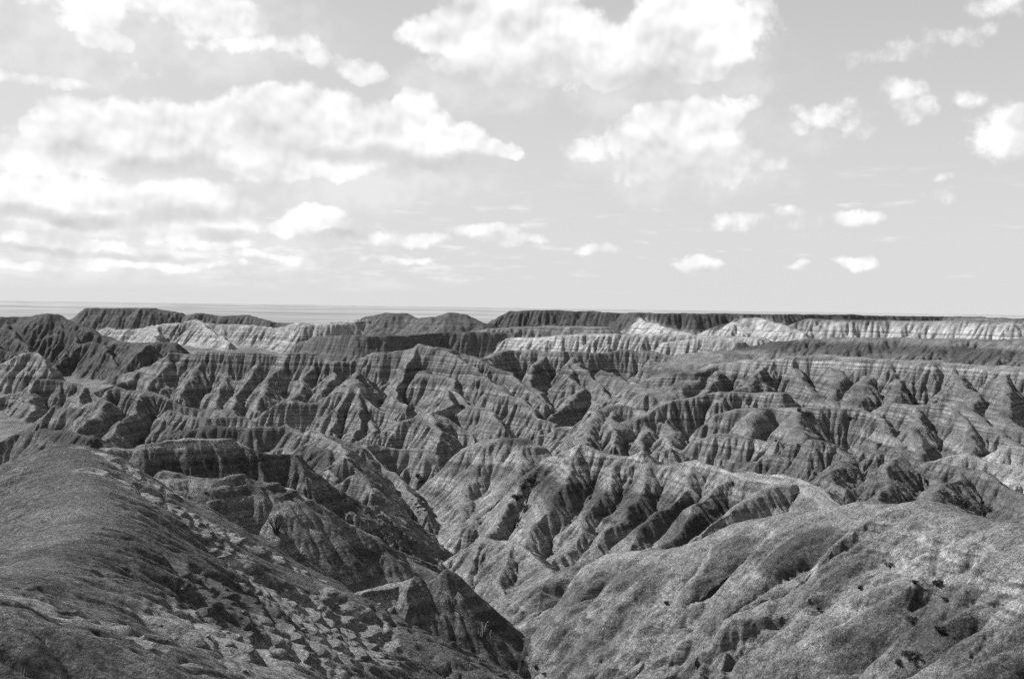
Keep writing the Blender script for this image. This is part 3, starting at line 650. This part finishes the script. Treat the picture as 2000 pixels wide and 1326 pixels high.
w = bpy.data.worlds.new('World'); C.world = w; w.use_nodes = True
w.cycles.sampling_method = 'NONE'
C.cycles.use_denoising = False; C.cycles.use_adaptive_sampling = True; C.cycles.adaptive_threshold = 0.04
C.cycles.sample_clamp_direct = 4; C.cycles.sample_clamp_indirect = 1.5
C.cycles.max_bounces = 2; C.cycles.diffuse_bounces = 1
t = NT(w.node_tree)
out = t.n('ShaderNodeOutputWorld')
sky = t.n('ShaderNodeTexSky', sky_type='NISHITA', sun_disc=False, sun_elevation=math.asin(SUN[2]), sun_rotation=math.atan2(SUN[0], SUN[1]), dust_density=2.0)
bw = t.n('ShaderNodeRGBToBW', {0: sky.outputs[0]}).outputs[0]
tc = t.n('ShaderNodeTexCoord').outputs['Generated']
sp = t.n('ShaderNodeSeparateXYZ', {0: tc})
az = t.m('ARCTAN2', sp.outputs[0], sp.outputs[1])
el = t.m('ARCSINE', sp.outputs[2])
pv_ = t.n('ShaderNodeCombineXYZ', {0: az, 1: el}).outputs[0]
def ang(u, v):
    k = cf+cr*(u-1000)/PX+cu*(663-v)/PX
    k = k/np.linalg.norm(k)
    return math.atan2(k[0], k[1]), math.asin(k[2])
# ragged edges: bend the coordinates a little before the heaps are laid out
wn = t.n('ShaderNodeTexNoise', {'Vector': pv_, 'Scale': 14.0, 'Detail': 5.0, 'Roughness': 0.6})
wv = t.n('ShaderNodeVectorMath', {0: wn.outputs['Color'], 1: (0.5, 0.5, 0.5)}, operation='SUBTRACT').outputs[0]
pw = t.n('ShaderNodeVectorMath', {0: wv, 1: (0.055, 0.035, 0), 2: pv_}, operation='MULTIPLY_ADD').outputs[0]
def heaps(blobs, smooth=0.25):
    f = None
    for u, v, ru, rv, wt in blobs:
        c = ang(u, v); sx, sy = PX/ru, PX/rv
        q = t.n('ShaderNodeVectorMath', {0: pw, 1: (sx, sy, 0), 2: (-c[0]*sx, -c[1]*sy, 0)}, operation='MULTIPLY_ADD').outputs[0]
        q = t.n('ShaderNodeVectorMath', {0: q, 1: q}, operation='DOT_PRODUCT').outputs['Value']
        g = t.m('MULTIPLY_ADD', q, -wt, wt)
        f = g if f is None else t.m('SMOOTH_MAX', f, g, smooth)
    return f
cum = heaps(CUMULUS)
shd = heaps(BASES)
n1 = t.n('ShaderNodeTexNoise', {'Vector': pv_, 'Scale': 16.0, 'Detail': 9.0, 'Roughness': 0.6}).outputs[0]
n2 = t.n('ShaderNodeTexNoise', {'Vector': pv_, 'Scale': 48.0, 'Detail': 8.0, 'Roughness': 0.62}).outputs[0]
nn2 = t.m('ADD', t.m('MULTIPLY', t.m('SUBTRACT', n1, 0.5), 1.5), t.m('MULTIPLY', t.m('SUBTRACT', n2, 0.5), 1.5))
den = t.m('ADD', t.m('MAXIMUM', cum, -1.2), nn2)
cov1 = t.n('ShaderNodeMapRange', {0: den, 1: -0.2, 2: 0.5, 3: 0.0, 4: 1.0}, interpolation_type='SMOOTHSTEP').outputs[0]
# the sheet of small flat clouds that closes up towards the horizon
pl = t.n('ShaderNodeVectorMath', {0: pv_, 1: (20.0, 95.0, 1.0)}, operation='MULTIPLY').outputs[0]
n3 = t.n('ShaderNodeTexNoise', {'Vector': pl, 'Scale': 1.0, 'Detail': 4.0, 'Roughness': 0.55}).outputs[0]
lowm = t.n('ShaderNodeMapRange', {0: el, 1: R(1.0), 2: R(7.5), 3: 1.0, 4: 0.0}).outputs[0]
leftm = t.n('ShaderNodeMapRange', {0: az, 1: R(-22), 2: R(14), 3: 0.27, 4: -0.12}).outputs[0]
d3 = t.m('ADD', t.m('SUBTRACT', n3, 0.56), t.m('MULTIPLY', lowm, leftm))
cov2 = t.m('MULTIPLY', t.n('ShaderNodeMapRange', {0: d3, 1: -0.04, 2: 0.24, 3: 0.0, 4: 0.8}, interpolation_type='SMOOTHSTEP').outputs[0],
           t.m('MULTIPLY', t.n('ShaderNodeMapRange', {0: el, 1: R(8.5), 2: R(5.5), 3: 0.0, 4: 1.0}).outputs[0], t.n('ShaderNodeMapRange', {0: el, 1: R(0.6), 2: R(2.2), 3: 0.0, 4: 1.0}).outputs[0]))
cov3 = t.n('ShaderNodeMapRange', {0: t.m('ADD', heaps(VEILS), t.m('MULTIPLY', nn2, 0.8)), 1: -0.2, 2: 1.0, 3: 0.0, 4: 0.36}, interpolation_type='SMOOTHSTEP').outputs[0]
cov = t.m('MAXIMUM', t.m('MAXIMUM', cov1, cov2), cov3)
# cloud brightness: white heaps, grey flat bases
s1 = t.n('ShaderNodeMapRange', {0: t.m('ADD', t.m('MAXIMUM', shd, -1.0), t.m('MULTIPLY', nn2, 0.8)), 1: -0.7, 2: 1.2, 3: 0.0, 4: 1.0}, interpolation_type='SMOOTHSTEP').outputs[0]
pe = t.n('ShaderNodeVectorMath', {0: pv_, 1: (-0.004, 0.009, 0)}, operation='ADD').outputs[0]
n1b = t.n('ShaderNodeTexNoise', {'Vector': pe, 'Scale': 16.0, 'Detail': 3.0, 'Roughness': 0.5}).outputs[0]
n1s = t.n('ShaderNodeTexNoise', {'Vector': pv_, 'Scale': 16.0, 'Detail': 3.0, 'Roughness': 0.5}).outputs[0]
emb = t.m('MULTIPLY', t.m('SUBTRACT', n1s, n1b), 1.0)
thick = t.n('ShaderNodeMapRange', {0: n1s, 1: 0.35, 2: 0.6, 3: 0.8, 4: 1.02}).outputs[0]
cb = t.n('ShaderNodeMix', {0: s1, 2: t.m('MINIMUM', t.m('ADD', thick, emb), 1.02), 3: t.m('MULTIPLY_ADD', emb, 0.6, 0.66)}).outputs[0]
# sky: the Nishita sky, whitened by dust towards the horizon
hz = t.n('ShaderNodeMapRange', {0: el, 1: R(0.0), 2: R(45.0), 3: 0.9, 4: 0.0}).outputs[0]
sb = t.n('ShaderNodeMix', {0: hz, 2: t.m('MULTIPLY', bw, 0.10), 3: 0.78}).outputs[0]
fin = t.n('ShaderNodeMix', {0: cov, 2: sb, 3: cb}).outputs[0]
fc = t.n('ShaderNodeCombineColor', {0: fin, 1: fin, 2: fin}).outputs[0]
bg = t.n('ShaderNodeBackground', {0: fc, 1: 0.82})
t.link(bg.outputs[0], out.inputs[0])
C.view_settings.view_transform = 'Standard'; C.view_settings.look = 'None'
C.view_settings.exposure = 0.3; C.view_settings.gamma = 1
# ------------------------------------------------------------------ plants and loose rocks
def flat_mat(name, lo, hi, sc):
    mt = bpy.data.materials.new(name); mt.use_nodes = True
    t = NT(mt.node_tree)
    out = t.n('ShaderNodeOutputMaterial'); bs = t.n('ShaderNodeBsdfPrincipled', {'Roughness': 0.95, 'Specular IOR Level': 0.1})
    t.link(bs.outputs[0], out.inputs[0])
    pos = t.n('ShaderNodeTexCoord').outputs['Object']
    a = t.n('ShaderNodeTexNoise', {'Vector': pos, 'Scale': sc, 'Detail': 5.0, 'Roughness': 0.7}).outputs[0]
    v = t.n('ShaderNodeMapRange', {0: a, 1: 0.3, 2: 0.7, 3: lo, 4: hi}).outputs[0]
    t.link(t.n('ShaderNodeCombineColor', {0: v, 1: v, 2: v}).outputs[0], bs.inputs['Base Color'])
    return mt
M_leaf = flat_mat('dusty_leaves', 0.03, 0.075, 6.0)
M_twig = flat_mat('grey_twigs', 0.05, 0.1, 9.0)
M_straw = flat_mat('dry_straw', 0.38, 0.6, 9.0)
M_rock = flat_mat('pale_crust_rock', 0.1, 0.26, 5.0)
def raw_mesh(name, vs, fs, mat, smooth=False):
    me = bpy.data.meshes.new(name); me.from_pydata([tuple(map(float, v)) for v in vs], [], fs); me.update()
    me.materials.append(mat)
    for p in me.polygons: p.use_smooth = smooth
    return me
def tube(vs, fs, pts, r0_, r1_, nseg=5):
    base = len(vs); m = len(pts)
    for i, p in enumerate(pts):
        r = r0_+(r1_-r0_)*i/(m-1)
        for k in range(nseg):
            a = 2*math.pi*k/nseg
            vs.append((p[0]+r*math.cos(a), p[1]+r*math.sin(a), p[2]))
    for i in range(m-1):
        for k in range(nseg):
            k2 = (k+1) % nseg
            fs.append((base+i*nseg+k, base+i*nseg+k2, base+(i+1)*nseg+k2, base+(i+1)*nseg+k))
def shrub_meshes(seed):                # a bush about 1 m wide and 0.75 m high
    g = np.random.default_rng(seed)
    vs, fs = [], []
    cl = [(g.normal(0, .2), g.normal(0, .2), g.uniform(.22, .52), g.uniform(.14, .26)) for _ in range(13)]
    for cx, cy, cz, cr_ in cl:
        for _ in range(85):
            d = g.normal(0, 1, 3); d /= np.linalg.norm(d)
            p = np.array([cx, cy, cz])+d*cr_*g.uniform(.35, 1.05)*np.array([1, 1, .8])
            if p[2] < 0.02: continue
            a = g.normal(0, 1, 3); a /= np.linalg.norm(a); b = np.cross(a, d); b /= np.linalg.norm(b)+1e-6
            L, W = g.uniform(.035, .075), g.uniform(.012, .025)
            k = len(vs)
            vs += [p-a*L, p+b*W, p+a*L, p-b*W]; fs.append((k, k+1, k+2, k+3))
    fol = raw_mesh('foliage', vs, fs, M_leaf)
    vs, fs = [], []
    for cx, cy, cz, cr_ in cl:
        tube(vs, fs, [(0, 0, -0.25), (cx*.3, cy*.3, cz*.35), (cx*.7+g.normal(0, .02), cy*.7+g.normal(0, .02), cz*.7), (cx, cy, cz+cr_*.6)], .022, .006)
    return fol, raw_mesh('stems', vs, fs, M_twig)
def place(o, p, s_=1.0, rz=0.0):
    o.location = p; o.scale = (s_, s_, s_); o.rotation_euler = (0, 0, rz); C.collection.objects.link(o)
def tag(o, label, cat, group=None):
    o['label'] = label; o['category'] = cat
    if group: o['group'] = group
kinds = [shrub_meshes(200+i) for i in range(4)]
g = np.random.default_rng(77)
for i, (u, v, size, label, group) in enumerate(SHRUBS):
    p = hit(u, v)
    e = bpy.data.objects.new('shrub', None); place(e, (p[0], p[1], p[2]-0.04*size), size, g.uniform(0, 6.28))
    tag(e, label, 'shrub', group)
    fol, stm = kinds[i % 4]
    for nm, me in (('foliage', fol), ('stems', stm)):
        c = bpy.data.objects.new(nm, me); c.parent = e; C.collection.objects.link(c)
# bare bush in the side gully
def bare_bush():
    vs, fs = [], []
    g = np.random.default_rng(5)
    for _ in range(26):
        a = g.uniform(0, 6.28); sp_ = g.uniform(.15, .75); h = g.uniform(.7, 1.25)
        mid = (math.cos(a)*sp_*.45, math.sin(a)*sp_*.45, h*.5)
        tip = (math.cos(a)*sp_, math.sin(a)*sp_, h)
        tube(vs, fs, [(0, 0, -.2), mid, tip], .035, .008, 4)
        for _ in range(3):
            q = g.uniform(.4, .9); b = [mid[k]+(tip[k]-mid[k])*q for k in range(3)]
            tube(vs, fs, [b, (b[0]+g.normal(0, .13), b[1]+g.normal(0, .13), b[2]+g.uniform(.1, .3))], .014, .005, 4)
    return raw_mesh('bare_bush', vs, fs, M_twig)
o = bpy.data.objects.new('bare_bush', bare_bush()); p = hit(541, 1046); place(o, p, 2.6, 0.4)
tag(o, 'dark leafless bush spreading its twigs in the shaded side gully', 'bush')
# dead stalks
def stalk_mesh(seed):
    g = np.random.default_rng(seed); vs, fs = [], []
    for _ in range(int(g.integers(2, 4))):
        lean = g.normal(0, .16, 2); b = g.normal(0, .12, 2); h = g.uniform(.75, 1.15)
        pts = [(b[0], b[1], -.25), (b[0]+lean[0]*.3, b[1]+lean[1]*.3, h*.45), (b[0]+lean[0]*.8, b[1]+lean[1]*.8, h*.8), (b[0]+lean[0]*1.4, b[1]+lean[1]*1.4, h)]
        tube(vs, fs, pts, .03, .014, 5)
        for k in range(4):
            q = pts[2] if k % 2 else pts[1]
            tube(vs, fs, [q, (q[0]+g.normal(0, .12), q[1]+g.normal(0, .12), q[2]+g.uniform(.12, .25))], .013, .007, 4)
    return raw_mesh('dead_stalk', vs, fs, M_straw)
sm = [stalk_mesh(300+i) for i in range(4)]
for i, (u, v, hh) in enumerate(STALKS):
    o = bpy.data.objects.new('dead_stalk', sm[i % 4]); place(o, hit(u, v), hh, g.uniform(0, 6.28))
    if u > 830: tag(o, 'thin pale dead stalk standing on the dark banded spur above the ravine', 'dead plant', 'dead stalks on the dark spur above the ravine')
    else: tag(o, 'thin pale dead stalk on the fluted slope below the crusted ledges', 'dead plant', 'dead stalks below the crusted ledges')
# loose slabs
import bmesh
def rock_mesh(seed):
    g = np.random.default_rng(seed); bm = bmesh.new()
    pts = g.normal(0, 1, (18, 3)); pts /= np.linalg.norm(pts, axis=1)[:, None]
    for q in pts*np.array([.5, .42, .24])*g.uniform(.8, 1.1, (18, 1)): bm.verts.new(q)
    bmesh.ops.convex_hull(bm, input=bm.verts)
    bmesh.ops.delete(bm, geom=[v for v in bm.verts if not v.link_faces], context='VERTS')
    bmesh.ops.bevel(bm, geom=list(bm.edges), offset=.025, segments=1, affect='EDGES')
    me = bpy.data.meshes.new('loose_rock'); bm.to_mesh(me); bm.free(); me.materials.append(M_rock); return me
rm = [rock_mesh(400+i) for i in range(6)]
cnt = 0
def cap_at(x, y):
    r = math.log((y+OFF)/16)/math.log(3300/16)*(ny-1); c = (x/(y+OFF)+0.66)/1.32*(na-1)
    return float(cap[int(r), int(c)])
while cnt < 32:
    u, v = g.uniform(220, 800), g.uniform(930, 1310)
    p = hit(u, v)
    if p[1] > 190 or cap_at(p[0], p[1]) < 0.35: continue
    o = bpy.data.objects.new('loose_rock', rm[cnt % 6]); place(o, (p[0], p[1], p[2]+.02), float(g.choice([.3, .4, .5, .65, .9], p=[.3, .3, .2, .12, .08])), g.uniform(0, 6.28))
    tag(o, 'small pale rock fallen among the crusted ledges of the left slope', 'rock', 'rocks among the crusted ledges of the left slope')
    cnt += 1
for i, (u, v, sz) in enumerate(BOULDERS):
    o = bpy.data.objects.new('boulder', rm[i % 6]); p = hit(u, v); place(o, (p[0], p[1], p[2]+.1*sz), sz, g.uniform(0, 6.28))
    tag(o, 'grey boulder lying in the narrow ravine floor left of the pale hill', 'boulder', 'boulders in the ravine left of the pale hill')
print('done', time.time()-T0)
